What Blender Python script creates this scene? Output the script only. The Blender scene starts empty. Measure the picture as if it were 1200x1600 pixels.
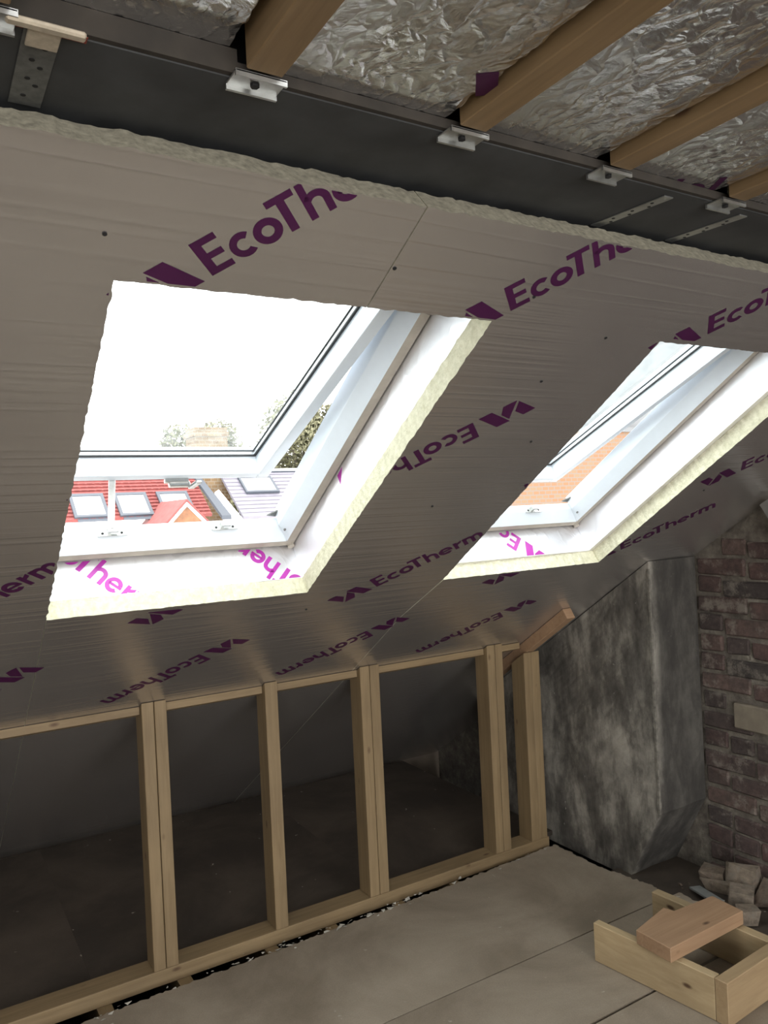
import bpy, bmesh, math, random
from mathutils import Vector, Matrix, noise, geometry
random.seed(7)
scn = bpy.context.scene
C = scn.collection
rad = math.radians

# ------------------------------------------------------------------ camera
cam = bpy.data.cameras.new('camera')
cam_ob = bpy.data.objects.new('camera', cam)
C.objects.link(cam_ob)
cam.sensor_fit = 'VERTICAL'
cam.sensor_height = 32.0
cam.lens = 1217.87 / 1600.0 * 32.0
cam.clip_start = 0.02
cam.clip_end = 300
r_ = Vector((0.854484, -0.517268, -0.047864)); u_ = Vector((0.042512, -0.022199, 0.998849)); b_ = Vector((-0.517735, -0.855536, 0.003021))
cam_ob.matrix_world = Matrix(((r_.x, u_.x, b_.x, 0), (r_.y, u_.y, b_.y, 0), (r_.z, u_.z, b_.z, 1.5), (0, 0, 0, 1)))
scn.camera = cam_ob

# ------------------------------------------------------------------ light and exposure: an even overcast sky
world = bpy.data.worlds.new('overcast_sky'); scn.world = world
world.use_nodes = True
bg = world.node_tree.nodes['Background']
bg.inputs['Color'].default_value = (1.0, 0.985, 0.965, 1)
bg.inputs['Strength'].default_value = 5.5
scn.view_settings.view_transform = 'Standard'
scn.view_settings.look = 'None'
scn.view_settings.exposure = 0.15
scn.view_settings.gamma = 1.0
scn.view_settings.use_curve_mapping = False
por = bpy.data.lights.new('dormer_portal', 'AREA'); por.shape = 'RECTANGLE'; por.size = 4.8; por.size_y = 2.1
por.cycles.is_portal = True
por_ob = bpy.data.objects.new('dormer_portal', por); C.objects.link(por_ob)
por_ob.location = (0.05, -2.6, 1.13); por_ob.rotation_euler = (rad(90), 0, 0)

# ------------------------------------------------------------------ materials
def mat_new(name):
    m = bpy.data.materials.new(name); m.use_nodes = True
    nt = m.node_tree
    return m, nt, nt.nodes['Principled BSDF']
def nd(nt, t, **kw):
    n = nt.nodes.new(t)
    for k, v in kw.items():
        if k in n.inputs: n.inputs[k].default_value = v
        else: setattr(n, k, v)
    return n
def coords(nt, scale=(1, 1, 1), kind='Object'):
    tc = nd(nt, 'ShaderNodeTexCoord'); mp = nd(nt, 'ShaderNodeMapping'); mp.inputs['Scale'].default_value = scale
    nt.links.new(tc.outputs[kind], mp.inputs['Vector']); return mp.outputs['Vector']
def tex_noise(nt, vec, scale, detail=5, rough=.6, dist=0):
    n = nd(nt, 'ShaderNodeTexNoise'); n.inputs['Scale'].default_value = scale; n.inputs['Detail'].default_value = detail
    n.inputs['Roughness'].default_value = rough; n.inputs['Distortion'].default_value = dist
    if vec is not None: nt.links.new(vec, n.inputs['Vector'])
    return n.outputs['Fac']
def ramp(nt, fac, stops):
    r = nd(nt, 'ShaderNodeValToRGB')
    el = r.color_ramp.elements
    while len(el) < len(stops): el.new(.5)
    for e, (p, c) in zip(el, stops): e.position = p; e.color = (*c, 1) if len(c) == 3 else c
    nt.links.new(fac, r.inputs['Fac']); return r.outputs['Color']
def mixc(nt, fac, a, b, mode='MIX'):
    m = nd(nt, 'ShaderNodeMix', data_type='RGBA', blend_type=mode)
    for i, v in ((0, fac), (6, a), (7, b)):
        if isinstance(v, (int, float)): m.inputs[i].default_value = v
        elif isinstance(v, tuple): m.inputs[i].default_value = (*v, 1)
        else: nt.links.new(v, m.inputs[i])
    return m.outputs[2]
def bump(nt, bs, height, strength=.3, dist=.01, prev=None):
    b = nd(nt, 'ShaderNodeBump'); b.inputs['Strength'].default_value = strength; b.inputs['Distance'].default_value = dist
    nt.links.new(height, b.inputs['Height'])
    if prev: nt.links.new(prev, b.inputs['Normal'])
    nt.links.new(b.outputs['Normal'], bs.inputs['Normal']); return b.outputs['Normal']
def plain(name, col, rough=.5, metal=0.0, var=.08, scale=30):
    m, nt, bs = mat_new(name)
    f = tex_noise(nt, coords(nt), scale)
    c = ramp(nt, f, [(.3, tuple(x*(1-var) for x in col)), (.7, tuple(min(1, x*(1+var)) for x in col))])
    nt.links.new(c, bs.inputs['Base Color']); bs.inputs['Roughness'].default_value = rough; bs.inputs['Metallic'].default_value = metal
    return m
def pine(name, axis, a=(.178, .124, .064), b=(.255, .188, .105), rough=.62):
    m, nt, bs = mat_new(name)
    sc = [26.0, 26.0, 26.0]; sc[axis] = 1.3
    oi = nd(nt, 'ShaderNodeObjectInfo')
    tc = nd(nt, 'ShaderNodeTexCoord'); ad = nd(nt, 'ShaderNodeVectorMath', operation='ADD')
    nt.links.new(tc.outputs['Object'], ad.inputs[0])
    cv = nd(nt, 'ShaderNodeVectorMath', operation='SCALE'); cv.inputs[0].default_value = (3.1, 5.7, 4.3)
    nt.links.new(oi.outputs["Random"], cv.inputs['Scale']); nt.links.new(cv.outputs[0], ad.inputs[1])
    mp = nd(nt, 'ShaderNodeMapping'); mp.inputs['Scale'].default_value = sc; nt.links.new(ad.outputs[0], mp.inputs['Vector'])
    g = tex_noise(nt, mp.outputs['Vector'], 2.2, 6, .65, .8)
    col = ramp(nt, g, [(.28, a), (.72, b)])
    mp2 = nd(nt, 'ShaderNodeMapping'); s2 = [16.0, 16.0, 16.0]; s2[axis] = 7.0; mp2.inputs['Scale'].default_value = s2
    nt.links.new(ad.outputs[0], mp2.inputs['Vector'])
    vo = nd(nt, 'ShaderNodeTexVoronoi'); vo.inputs['Scale'].default_value = .75; nt.links.new(mp2.outputs['Vector'], vo.inputs['Vector'])
    k = ramp(nt, vo.outputs['Distance'], [(.05, (1, 1, 1)), (.11, (0, 0, 0))])
    col = mixc(nt, k, col, (.085, .045, .022))
    big = tex_noise(nt, mp2.outputs['Vector'], .35, 3)
    sh = ramp(nt, big, [(.3, (.80, .78, .76)), (.7, (1.06, 1.04, 1.0))])
    col = mixc(nt, 1.0, col, sh, 'MULTIPLY')
    nt.links.new(col, bs.inputs['Base Color']); bs.inputs['Roughness'].default_value = rough
    bump(nt, bs, g, .12, .003)
    return m
PX, PY, PZ = pine('pine_along', 0), pine('pine_across', 1), pine('pine_upright', 2)
PJ = pine('old_joist_pine', 1, (.155, .10, .047), (.22, .148, .075))
PB = pine('pale_box_pine', 1, (.34, .255, .145), (.45, .355, .22))
PBX = pine('pale_box_pine_end', 0, (.30, .21, .12), (.39, .29, .17))
PR = pine('reddish_offcut', 0, (.29, .18, .105), (.38, .25, .155))

def facing_material():          # dull metallic kraft facing, faintly creased along the room
    m, nt, bs = mat_new('board_facing')
    v = coords(nt)
    f = tex_noise(nt, v, 3, 1, .5)
    col = ramp(nt, f, [(.2, (.575, .55, .525)), (.8, (.655, .63, .605))])
    nt.links.new(col, bs.inputs['Base Color'])
    bs.inputs['Metallic'].default_value = .86
    bs.inputs['Roughness'].default_value = .27
    cr = tex_noise(nt, coords(nt, (.30, 30, .01)), 1.0, 2, .5, 0)
    bump(nt, bs, ramp(nt, cr, [(.44, (0,)*3), (.5, (1,)*3), (.56, (0,)*3)]), .14, .003)
    return m
def foil_material(name, crease=.6, base=(.80, .80, .80), rough=.2, scale=1.0, stain=.25):
    m, nt, bs = mat_new(name)
    v0 = coords(nt, (scale, scale, scale))
    w = nd(nt, 'ShaderNodeTexNoise'); w.inputs['Scale'].default_value = 6; w.inputs['Detail'].default_value = 3
    nt.links.new(v0, w.inputs['Vector'])
    wm = nd(nt, 'ShaderNodeVectorMath', operation='MULTIPLY_ADD'); wm.inputs[1].default_value = (.16,)*3
    nt.links.new(w.outputs['Color'], wm.inputs[0]); nt.links.new(v0, wm.inputs[2])
    mp = nd(nt, 'ShaderNodeMapping'); mp.inputs['Scale'].default_value = (22, 9, 9); nt.links.new(wm.outputs[0], mp.inputs['Vector'])
    vo = nd(nt, 'ShaderNodeTexVoronoi', feature='DISTANCE_TO_EDGE'); vo.inputs['Scale'].default_value = 1.0
    nt.links.new(mp.outputs['Vector'], vo.inputs['Vector'])
    ridge = ramp(nt, vo.outputs['Distance'], [(0, (1,)*3), (.16, (.25,)*3), (.5, (0,)*3)])
    f2 = tex_noise(nt, wm.outputs[0], 34, 4, .55, .7)
    f = tex_noise(nt, v0, 3.5, 4)
    col = ramp(nt, f, [(.35, tuple(x*(1-stain) for x in base)), (.65, base)])
    nt.links.new(col, bs.inputs['Base Color'])
    bs.inputs['Metallic'].default_value = 1.0
    rr = ramp(nt, f, [(.3, (rough+.16,)*3), (.7, (rough,)*3)]); nt.links.new(rr, bs.inputs['Roughness'])
    n1 = bump(nt, bs, ridge, crease, .010)
    bump(nt, bs, f2, crease*.9, .007, n1)
    return m
FACING = facing_material()
FOIL = foil_material('ceiling_foil', .22, (.95, .965, .98), .17, 1.9, .08)
RFOIL = foil_material('reveal_foil', .10, (.93, .93, .96), .42, 1.0, .04)

def foam_material():
    m, nt, bs = mat_new('cut_foam')
    v = coords(nt); f = tex_noise(nt, v, 60, 6, .7)
    col = ramp(nt, f, [(.3, (.56, .54, .38)), (.7, (.80, .78, .62))])
    nt.links.new(col, bs.inputs['Base Color']); bs.inputs['Roughness'].default_value = .9
    g = tex_noise(nt, v, 120, 4, .7); bump(nt, bs, g, .7, .006)
    return m
FOAM = foam_material()
FOAMD = plain('dark_foam', (.27, .25, .19), .95, 0, .35, 90)  # darker foam colour for the boards' cut top edges
INK = plain('purple_ink', (.055, .008, .048), .38, .2, .2, 8)
INKR = plain('lit_ink_on_foil', (.42, .03, .36), .35, .0, .1, 8)  # brighter copy of the ink, daylight in the reveals painted into its colour
STEEL = plain('grey_primed_steel', (.036, .038, .04), .62, .0, .35, 9)
GALV = plain('galvanised_steel', (.50, .51, .50), .34, .9, .15, 40)
DULLG = plain('dull_strap', (.16, .165, .16), .5, .6, .3, 60)
DARKM = plain('dark_hole', (.008, .008, .009), .7)
PVC = plain('white_window_paint', (.64, .70, .76), .30, 0, .02)
RAWEDGE = plain('raw_frame_edge', (.42, .385, .33), .7, 0, .12, 20)
GASKET = plain('black_gasket', (.012, .014, .016), .5)
BEAD = plain('aluminium_bead', (.62, .65, .68), .35, .6, .05)
DECK = plain('roof_deck', (.16, .13, .10), .8, 0, .2, 12)
PLASTER = plain('plaster_bits', (.30, .285, .245), .9, 0, .2, 60)
BACKW = plain('back_board', (.52, .50, .47), .8, 0, .06, 5)

def floor_material(name, a, b, sp=.5):
    m, nt, bs = mat_new(name)
    v = coords(nt)
    f = tex_noise(nt, v, 2.2, 6, .62, .4); fi = tex_noise(nt, v, 240, 3, .8)
    col = ramp(nt, f, [(.25, tuple(.75*x for x in a)), (.42, a), (.68, b)])
    spk = ramp(nt, fi, [(.32, (.74,)*3), (.68, (1.12,)*3)])
    col = mixc(nt, sp, col, spk, 'MULTIPLY')
    d = tex_noise(nt, v, 26, 2, .5); dots = ramp(nt, d, [(.74, (0,)*3), (.78, (1,)*3)])
    col = mixc(nt, dots, col, (.40, .37, .31))
    nt.links.new(col, bs.inputs['Base Color']); bs.inputs['Roughness'].default_value = .72
    bump(nt, bs, fi, .12, .002)
    return m
CHIP = floor_material('dusty_chipboard', (.20, .163, .12), (.31, .262, .205))
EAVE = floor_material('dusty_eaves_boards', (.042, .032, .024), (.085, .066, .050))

def render_material():          # sooty cement render with pale vertical streaks and front shade painted in
    m, nt, bs = mat_new('sooty_shaded_render')
    v = coords(nt)
    s1 = tex_noise(nt, coords(nt, (6, 6, 2.2)), 1.2, 6, .66, .15)
    s2 = tex_noise(nt, v, 9, 7, .7)
    col = ramp(nt, s1, [(.32, (.042, .038, .033)), (.48, (.115, .106, .092)), (.60, (.26, .243, .21))])
    c2 = ramp(nt, s2, [(.3, (.55,)*3), (.7, (1.3,)*3)])
    col = mixc(nt, 1.0, col, c2, 'MULTIPLY')
    d = tex_noise(nt, v, 40, 3, .6); dots = ramp(nt, d, [(.70, (0,)*3), (.76, (1,)*3)])
    col = mixc(nt, dots, col, (.26, .25, .22))
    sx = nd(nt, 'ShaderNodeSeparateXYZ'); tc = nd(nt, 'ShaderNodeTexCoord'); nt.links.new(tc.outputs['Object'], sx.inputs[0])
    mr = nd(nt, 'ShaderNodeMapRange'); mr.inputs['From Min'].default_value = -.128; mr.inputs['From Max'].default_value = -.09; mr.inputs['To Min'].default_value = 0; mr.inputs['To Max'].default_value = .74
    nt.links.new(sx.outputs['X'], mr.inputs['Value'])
    col = mixc(nt, mr.outputs[0], col, (.022, .020, .018))  # front face darkened in colour: mostly painted shade, with some soot
    nt.links.new(col, bs.inputs['Base Color']); bs.inputs['Roughness'].default_value = .92
    bump(nt, bs, s2, .3, .006)
    return m
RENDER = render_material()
def brick_material(name, cols, soot=.5):
    m, nt, bs = mat_new(name)
    oi = nd(nt, 'ShaderNodeObjectInfo')
    col = ramp(nt, oi.outputs['Random'], [(i/(len(cols)-1), c) for i, c in enumerate(cols)])
    geo = nd(nt, 'ShaderNodeNewGeometry')
    f = tex_noise(nt, geo.outputs['Position'], 38, 6, .7); c2 = ramp(nt, f, [(.3, (.55,)*3), (.7, (1.35,)*3)])
    col = mixc(nt, 1.0, col, c2, 'MULTIPLY')
    g = tex_noise(nt, geo.outputs['Position'], 7, 5, .65)
    s = ramp(nt, g, [(.46, (0,)*3), (.66, (soot,)*3)])
    col = mixc(nt, s, col, (.035, .03, .027))
    h = tex_noise(nt, geo.outputs['Position'], 13, 6, .75); sp = ramp(nt, h, [(.52, (0,)*3), (.64, (.7,)*3)])
    col = mixc(nt, sp, col, (.19, .168, .14))
    nt.links.new(col, bs.inputs['Base Color']); bs.inputs['Roughness'].default_value = .9
    bump(nt, bs, f, .6, .006)
    return m
BRICK = brick_material('old_red_brick', [(.060, .038, .034), (.088, .052, .045), (.042, .034, .031), (.070, .046, .042), (.095, .063, .053)])
def mortar_material():
    m, nt, bs = mat_new('lime_mortar')
    v = coords(nt); f = tex_noise(nt, v, 14, 7, .7)
    col = ramp(nt, f, [(.3, (.06, .05, .042)), (.55, (.15, .132, .108)), (.75, (.30, .275, .23))])
    nt.links.new(col, bs.inputs['Base Color']); bs.inputs['Roughness'].default_value = .95
    g = tex_noise(nt, v, 60, 5, .7); bump(nt, bs, g, .7, .01)
    return m
MORTAR = mortar_material()
RUBBLE = brick_material('rubble', [(.22, .185, .14), (.15, .10, .075), (.20, .16, .12), (.17, .15, .13)], .2)

def glass_material():            # pane with a film of dust and dried rain
    m = bpy.data.materials.new('dusty_pane'); m.use_nodes = True
    nt = m.node_tree; nt.nodes.clear()
    out = nd(nt, 'ShaderNodeOutputMaterial')
    tr = nd(nt, 'ShaderNodeBsdfTransparent'); tr.inputs['Color'].default_value = (.90, .94, .94, 1)
    tl = nd(nt, 'ShaderNodeBsdfTranslucent'); tl.inputs['Color'].default_value = (.95, .95, .95, 1)
    gl = nd(nt, 'ShaderNodeBsdfGlossy'); gl.inputs['Roughness'].default_value = .02
    f = tex_noise(nt, coords(nt), 30, 5, .7); r = ramp(nt, f, [(.35, (.010,)*3), (.7, (.06,)*3)])
    m1 = nd(nt, 'ShaderNodeMixShader'); nt.links.new(r, m1.inputs['Fac'])
    nt.links.new(tr.outputs[0], m1.inputs[1]); nt.links.new(tl.outputs[0], m1.inputs[2])
    lw = nd(nt, 'ShaderNodeLayerWeight'); lw.inputs['Blend'].default_value = .5
    pw = nd(nt, 'ShaderNodeMath', operation='POWER'); pw.inputs[1].default_value = 4.5; nt.links.new(lw.outputs['Facing'], pw.inputs[0])
    ml = nd(nt, 'ShaderNodeMath', operation='MULTIPLY_ADD'); ml.inputs[1].default_value = .6; ml.inputs[2].default_value = .03; nt.links.new(pw.outputs[0], ml.inputs[0])
    m2 = nd(nt, 'ShaderNodeMixShader'); nt.links.new(ml.outputs[0], m2.inputs['Fac'])
    nt.links.new(m1.outputs[0], m2.inputs[1]); nt.links.new(gl.outputs[0], m2.inputs[2])
    nt.links.new(m2.outputs[0], out.inputs['Surface'])
    return m
GLASS = glass_material()

# ------------------------------------------------------------------ builders
WLOC = {}
def link(o, parent=None, loc=(0, 0, 0)):
    C.objects.link(o); WLOC[o] = Vector(loc)
    if parent: o.parent = parent; o.location = Vector(loc) - WLOC[parent]
    else: o.location = loc
    return o
def from_bm(name, bm, mats, parent=None, origin=None, smooth=False, normals=True):
    if normals: bmesh.ops.recalc_face_normals(bm, faces=bm.faces)
    vs = [v.co.copy() for v in bm.verts]
    if origin is None:
        lo = Vector((min(v[i] for v in vs) for i in range(3))); hi = Vector((max(v[i] for v in vs) for i in range(3)))
        origin = (lo + hi) / 2
    origin = Vector(origin)
    bmesh.ops.translate(bm, verts=bm.verts, vec=-origin)
    me = bpy.data.meshes.new(name); bm.to_mesh(me); bm.free()
    for m in (mats if isinstance(mats, (list, tuple)) else [mats]): me.materials.append(m)
    if smooth:
        for p in me.polygons: p.use_smooth = True
    o = bpy.data.objects.new(name, me)
    return link(o, parent, origin)
def thing(name, loc, label, cat, group=None):
    o = bpy.data.objects.new(name, None); o.empty_display_size = .05
    o['label'] = label; o['category'] = cat
    if group: o['group'] = group
    return link(o, None, loc)
def tag(o, label, cat, group=None):
    o['label'] = label; o['category'] = cat
    if group: o['group'] = group
    return o
def structure(name, loc=(0, 0, 0)):
    o = bpy.data.objects.new(name, None); o['kind'] = 'structure'; return link(o, None, loc)
ID = lambda x, y, z: Vector((x, y, z))
TH = rad(33.3); ST, CT = math.sin(TH), math.cos(TH)
EV, NV = Vector((0, -CT, ST)), Vector((0, ST, CT)); P0 = Vector((0, 2.59, .91))
def SL(u, s, d): return P0 + Vector((u, 0, 0)) + s*EV + d*NV          # slope frame: along, up the slope, outward
def slope_z(y): return .91 + (2.59 - y) * math.tan(TH)
def add_box(bm, f, lo, hi, bev=0.0):
    vs = [bm.verts.new(f(x, y, z)) for x in (lo[0], hi[0]) for y in (lo[1], hi[1]) for z in (lo[2], hi[2])]
    fs = [bm.faces.new([vs[i] for i in q]) for q in ((0, 1, 3, 2), (4, 6, 7, 5), (0, 4, 5, 1), (2, 3, 7, 6), (0, 2, 6, 4), (1, 5, 7, 3))]
    if bev:
        bmesh.ops.bevel(bm, geom=list({e for q in fs for e in q.edges}), offset=bev, segments=1, affect='EDGES')
    return bm
def box(name, f, lo, hi, mat, parent=None, bev=.0015):
    bm = bmesh.new(); add_box(bm, f, lo, hi, bev); return from_bm(name, bm, mat, parent)
def boxes(name, f, items, mat, parent=None, bev=0.0):
    bm = bmesh.new()
    for lo, hi in items: add_box(bm, f, lo, hi, bev)
    return from_bm(name, bm, mat, parent)
def prism(name, pts, vec, mat, parent=None, bev=0.0):
    bm = bmesh.new(); v = Vector(vec)
    a = [bm.verts.new(p) for p in pts]; b = [bm.verts.new(Vector(p) + v) for p in pts]
    n = len(a); bm.faces.new(a); bm.faces.new(b[::-1])
    for i in range(n): bm.faces.new((a[i], a[(i+1) % n], b[(i+1) % n], b[i]))
    bmesh.ops.recalc_face_normals(bm, faces=bm.faces)
    if bev: bmesh.ops.bevel(bm, geom=bm.edges[:], offset=bev, segments=1, affect='EDGES')
    return from_bm(name, bm, mat, parent)
def disc(bm, c, ax, r, h, n=10):
    ax = Vector(ax).normalized(); t = ax.orthogonal().normalized(); w = ax.cross(t); c = Vector(c)
    a = [bm.verts.new(c + r*(math.cos(2*math.pi*i/n)*t + math.sin(2*math.pi*i/n)*w)) for i in range(n)]
    b = [bm.verts.new(v.co + ax*h) for v in a]
    bm.faces.new(a); bm.faces.new(b[::-1])
    for i in range(n): bm.faces.new((a[i], a[(i+1) % n], b[(i+1) % n], b[i]))

def caps(bm, A, B, flat):
    for t in geometry.tessellate_polygon([[Vector((x, y, 0)) for x, y in flat]]):
        for V in (A, B):
            try: bm.faces.new([V[i] for i in t])
            except ValueError: pass

# ------------------------------------------------------------------ the sloping ceiling: insulation boards with two openings
STOP, SBOT = 1.92, -1.70
slope = structure('wall_slope', SL(1.1, .4, .2))
def rough_outline(pts, seed, jit):
    out = []; rnd = random.Random(seed)
    for i, ((x0, y0), (x1, y1)) in enumerate(zip(pts, pts[1:] + pts[:1])):
        L = math.hypot(x1-x0, y1-y0); j = jit[i]
        n = max(1, int(L/.009)) if j else 1
        px, py = -(y1-y0)/L, (x1-x0)/L
        for k in range(n):
            t = k/n; a = 0
            if j and k: a = j*(noise.noise(Vector((x0+(x1-x0)*t, y0+(y1-y0)*t, seed))*45) * 1.3 + rnd.uniform(-.5, .5))
            out.append((x0+(x1-x0)*t+px*a, y0+(y1-y0)*t+py*a))
    return out
def board(pts, seed, jit, d0=0.0, d1=.05):
    bm = bmesh.new()
    fr = rough_outline(pts, seed, jit)
    rnd = random.Random(seed+50)
    A = [bm.verts.new(SL(u, s, d0)) for u, s in fr]
    B = [bm.verts.new(SL(u, s - (.008 if s > STOP-.012 else 0), d1)) for u, s in fr]
    n = len(A)
    caps(bm, A, B, fr)
    sides = [bm.faces.new((A[i], B[i], B[(i+1) % n], A[(i+1) % n])) for i in range(n)]
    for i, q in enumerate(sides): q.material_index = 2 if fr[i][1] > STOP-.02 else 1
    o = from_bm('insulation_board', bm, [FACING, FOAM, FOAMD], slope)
    return o
J = .0022
bL = board([(-2.6, SBOT), (.2662, SBOT), (.2662, .66), (.264, 1.712), (.685, 1.712), (.70, STOP), (-2.6, STOP)], 1, [0, 0, J, J, 0, .0025, 0])
bM = board([(.2672, SBOT), (1.4030, SBOT), (1.4080, .40), (1.4478, .65), (1.447, 1.705), (2.147, 1.705), (2.153, STOP), (.7025, STOP), (.6875, 1.712), (.962, 1.712), (.962, .66), (.2672, .66)],
           2, [0, 0, 0, J, J, 0, .0025, 0, J, J, J, 0])
bR = board([(1.404, SBOT), (2.72, SBOT), (2.72, STOP), (2.157, STOP), (2.149, 1.705), (2.145, .655), (1.451, .648), (1.409, .40)],
           3, [0, 0, .0025, 0, J, J, 0, 0])
# roof deck behind the boards, open where the two window frames sit
W1, W2 = (.090, .962), (1.250, 2.122)
deck = []
def deck_box(u0, u1, s0, s1): deck.append(((u0, s0, .19), (u1, s1, .23)))
deck_box(-2.7, W1[0]+.004, -1.8, 2.3); deck_box(W1[1]-.004, W2[0]+.004, -1.8, 2.3); deck_box(W2[1]-.004, 2.9, -1.8, 2.3)
for w in (W1, W2): deck_box(w[0], w[1], -1.8, .675); deck_box(w[0], w[1], 1.69, 2.3)
boxes('roof_deck', SL, deck, DECK, slope)
boxes('eaves_fascia', ID, [((-2.7, 4.0, -.3), (2.9, 4.05, .2))], DECK, slope)

# printed lettering: each letter drawn from strips, in metres along (t) and up (h) its baseline
def q4(a, b, c, d): return [(a, c), (b, c), (b, d), (a, d)]
def ring(cx, cy, ro, ri, a0, a1, n=18, sx=1.0):
    out = []
    for i in range(n):
        p, q = rad(a0+(a1-a0)*i/n), rad(a0+(a1-a0)*(i+1)/n)
        out.append([(cx+sx*ro*math.cos(p), cy+ro*math.sin(p)), (cx+sx*ro*math.cos(q), cy+ro*math.sin(q)),
                    (cx+sx*ri*math.cos(q), cy+ri*math.sin(q)), (cx+sx*ri*math.cos(p), cy+ri*math.sin(p))])
    return out
GL = {}
GL['E'] = [q4(0, .0145, 0, .069), q4(.0145, .0405, .057, .069), q4(.0145, .038, .029, .0405), q4(.0145, .0405, 0, .0118)]
GL['c'] = ring(.0672, .0228, .0236, .0112, 48, 312, 16, .92)
GL['o'] = ring(.1082, .0228, .0238, .0104, 0, 360, 24, .95)
GL['T'] = [q4(.1228, .1668, .057, .069), q4(.1378, .1512, 0, .057)]
GL['h'] = [q4(.1720, .1836, 0, .0685), q4(.2015, .2135, 0, .0275)] + ring(.1925, .0268, .0210, .0090, 0, 150, 10)
GL['e'] = ring(.2385, .0228, .0236, .0112, 12, 318, 18, .95) + [q4(.224, .2606, .0185, .0265)]
GL['r'] = [q4(.2668, .2785, 0, .0462), [(.2785, .026), (.2785, .038), (.2925, .0472), (.2925, .034)]]
GL['m'] = [q4(.2965, .3085, 0, .0462), q4(.322, .334, 0, .028), q4(.3475, .3595, 0, .028)] + ring(.3152, .0275, .0188, .0068, 0, 140, 9) + ring(.3407, .0275, .0188, .0068, 0, 150, 9)
LOGO = [[(-.0148, -.002), (-.0477, -.002), (-.0792, .0655), (-.0455, .0655)],
        [(-.0759, -.002), (-.0659, .0263), (-.0793, .057), (-.1105, -.0025)],
        [(-.1142, .0043), (-.1439, .0638), (-.1130, .0668), (-.0982, .0373)]]
WORD = LOGO + [q for ch in 'EcoTherm' for q in GL[ch]]
def clip(poly, ax, lim, keep_less):
    out = []
    for i in range(len(poly)):
        p, q = poly[i], poly[(i+1) % len(poly)]
        ip = (p[ax] <= lim) == keep_less or p[ax] == lim; iq = (q[ax] <= lim) == keep_less or q[ax] == lim
        if ip: out.append(p)
        if ip != iq:
            t = (lim - p[ax])/(q[ax]-p[ax]); out.append((p[0]+t*(q[0]-p[0]), p[1]+t*(q[1]-p[1])))
    return out
def lettering(f, org, T, U, regions, mat, parent, polys=WORD, name='printed_lettering'):
    bm = bmesh.new()
    for poly in polys:
        w = [(org[0]+t*T[0]+h*U[0], org[1]+t*T[1]+h*U[1]) for t, h in poly]
        for (x0, x1, y0, y1) in regions:
            p = w
            for ax, lim, kl in ((0, x0, False), (0, x1, True), (1, y0, False), (1, y1, True)):
                if len(p) >= 3: p = clip(p, ax, lim, kl)
            if len(p) >= 3:
                try: bm.faces.new([bm.verts.new(f(a, b)) for a, b in p])
                except ValueError: pass
    if not bm.faces: bm.free(); return None
    return from_bm(name, bm, mat, parent, normals=False)
S2 = .5**.5
UPR, INV = ((S2, S2), (-S2, S2)), ((-S2, -S2), (S2, -S2))
REG = [(-1, .2605, -.6, 1.917), (.2605, 2.6, 1.717, 1.917), (.2605, 2.143, .42, .643), (.2605, 2.143, -.6, .42), (.966, 1.4425, .643, 1.717)]
FL = lambda a, b: SL(a, b, -.0005)
for k in range(-1, 4):
    for (u0, s0, dr) in ((.404, 1.741, UPR), (.030, .65, UPR), (1.098-2*.5855, 1.417, INV), (.725-.5855, .328, INV)):
        u = u0 + k*.5852
        par = bL if u < .3 else (bM if (u < 1.5 if s0 > .5 else u < 1.35) else bR)
        lettering(FL, (u, s0), *dr, REG, INK, par)
for o in ((2.19, .735), (2.335, 1.205)):
    lettering(FL, o, *UPR, [(2.15, 2.715, -.5, 1.9)], INK, bR)
# screw heads sunk into the boards
def screws(par, pts):
    for u, s in pts:
        bm = bmesh.new(); disc(bm, SL(u, s, -.0012), NV, .0035, .0014, 8); from_bm('screw', bm, DARKM, par)
screws(bL, [(.24, 1.79), (.10, 1.40), (.07, 1.02), (.02, .56)]); screws(bM, [(.70, 1.80), (1.28, 1.70), (1.02, 1.78), (1.20, 1.56), (1.17, 1.08), (1.32, 1.35), (1.0, .55)])
screws(bR, [(2.26, 1.10), (2.20, .80)])

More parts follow.
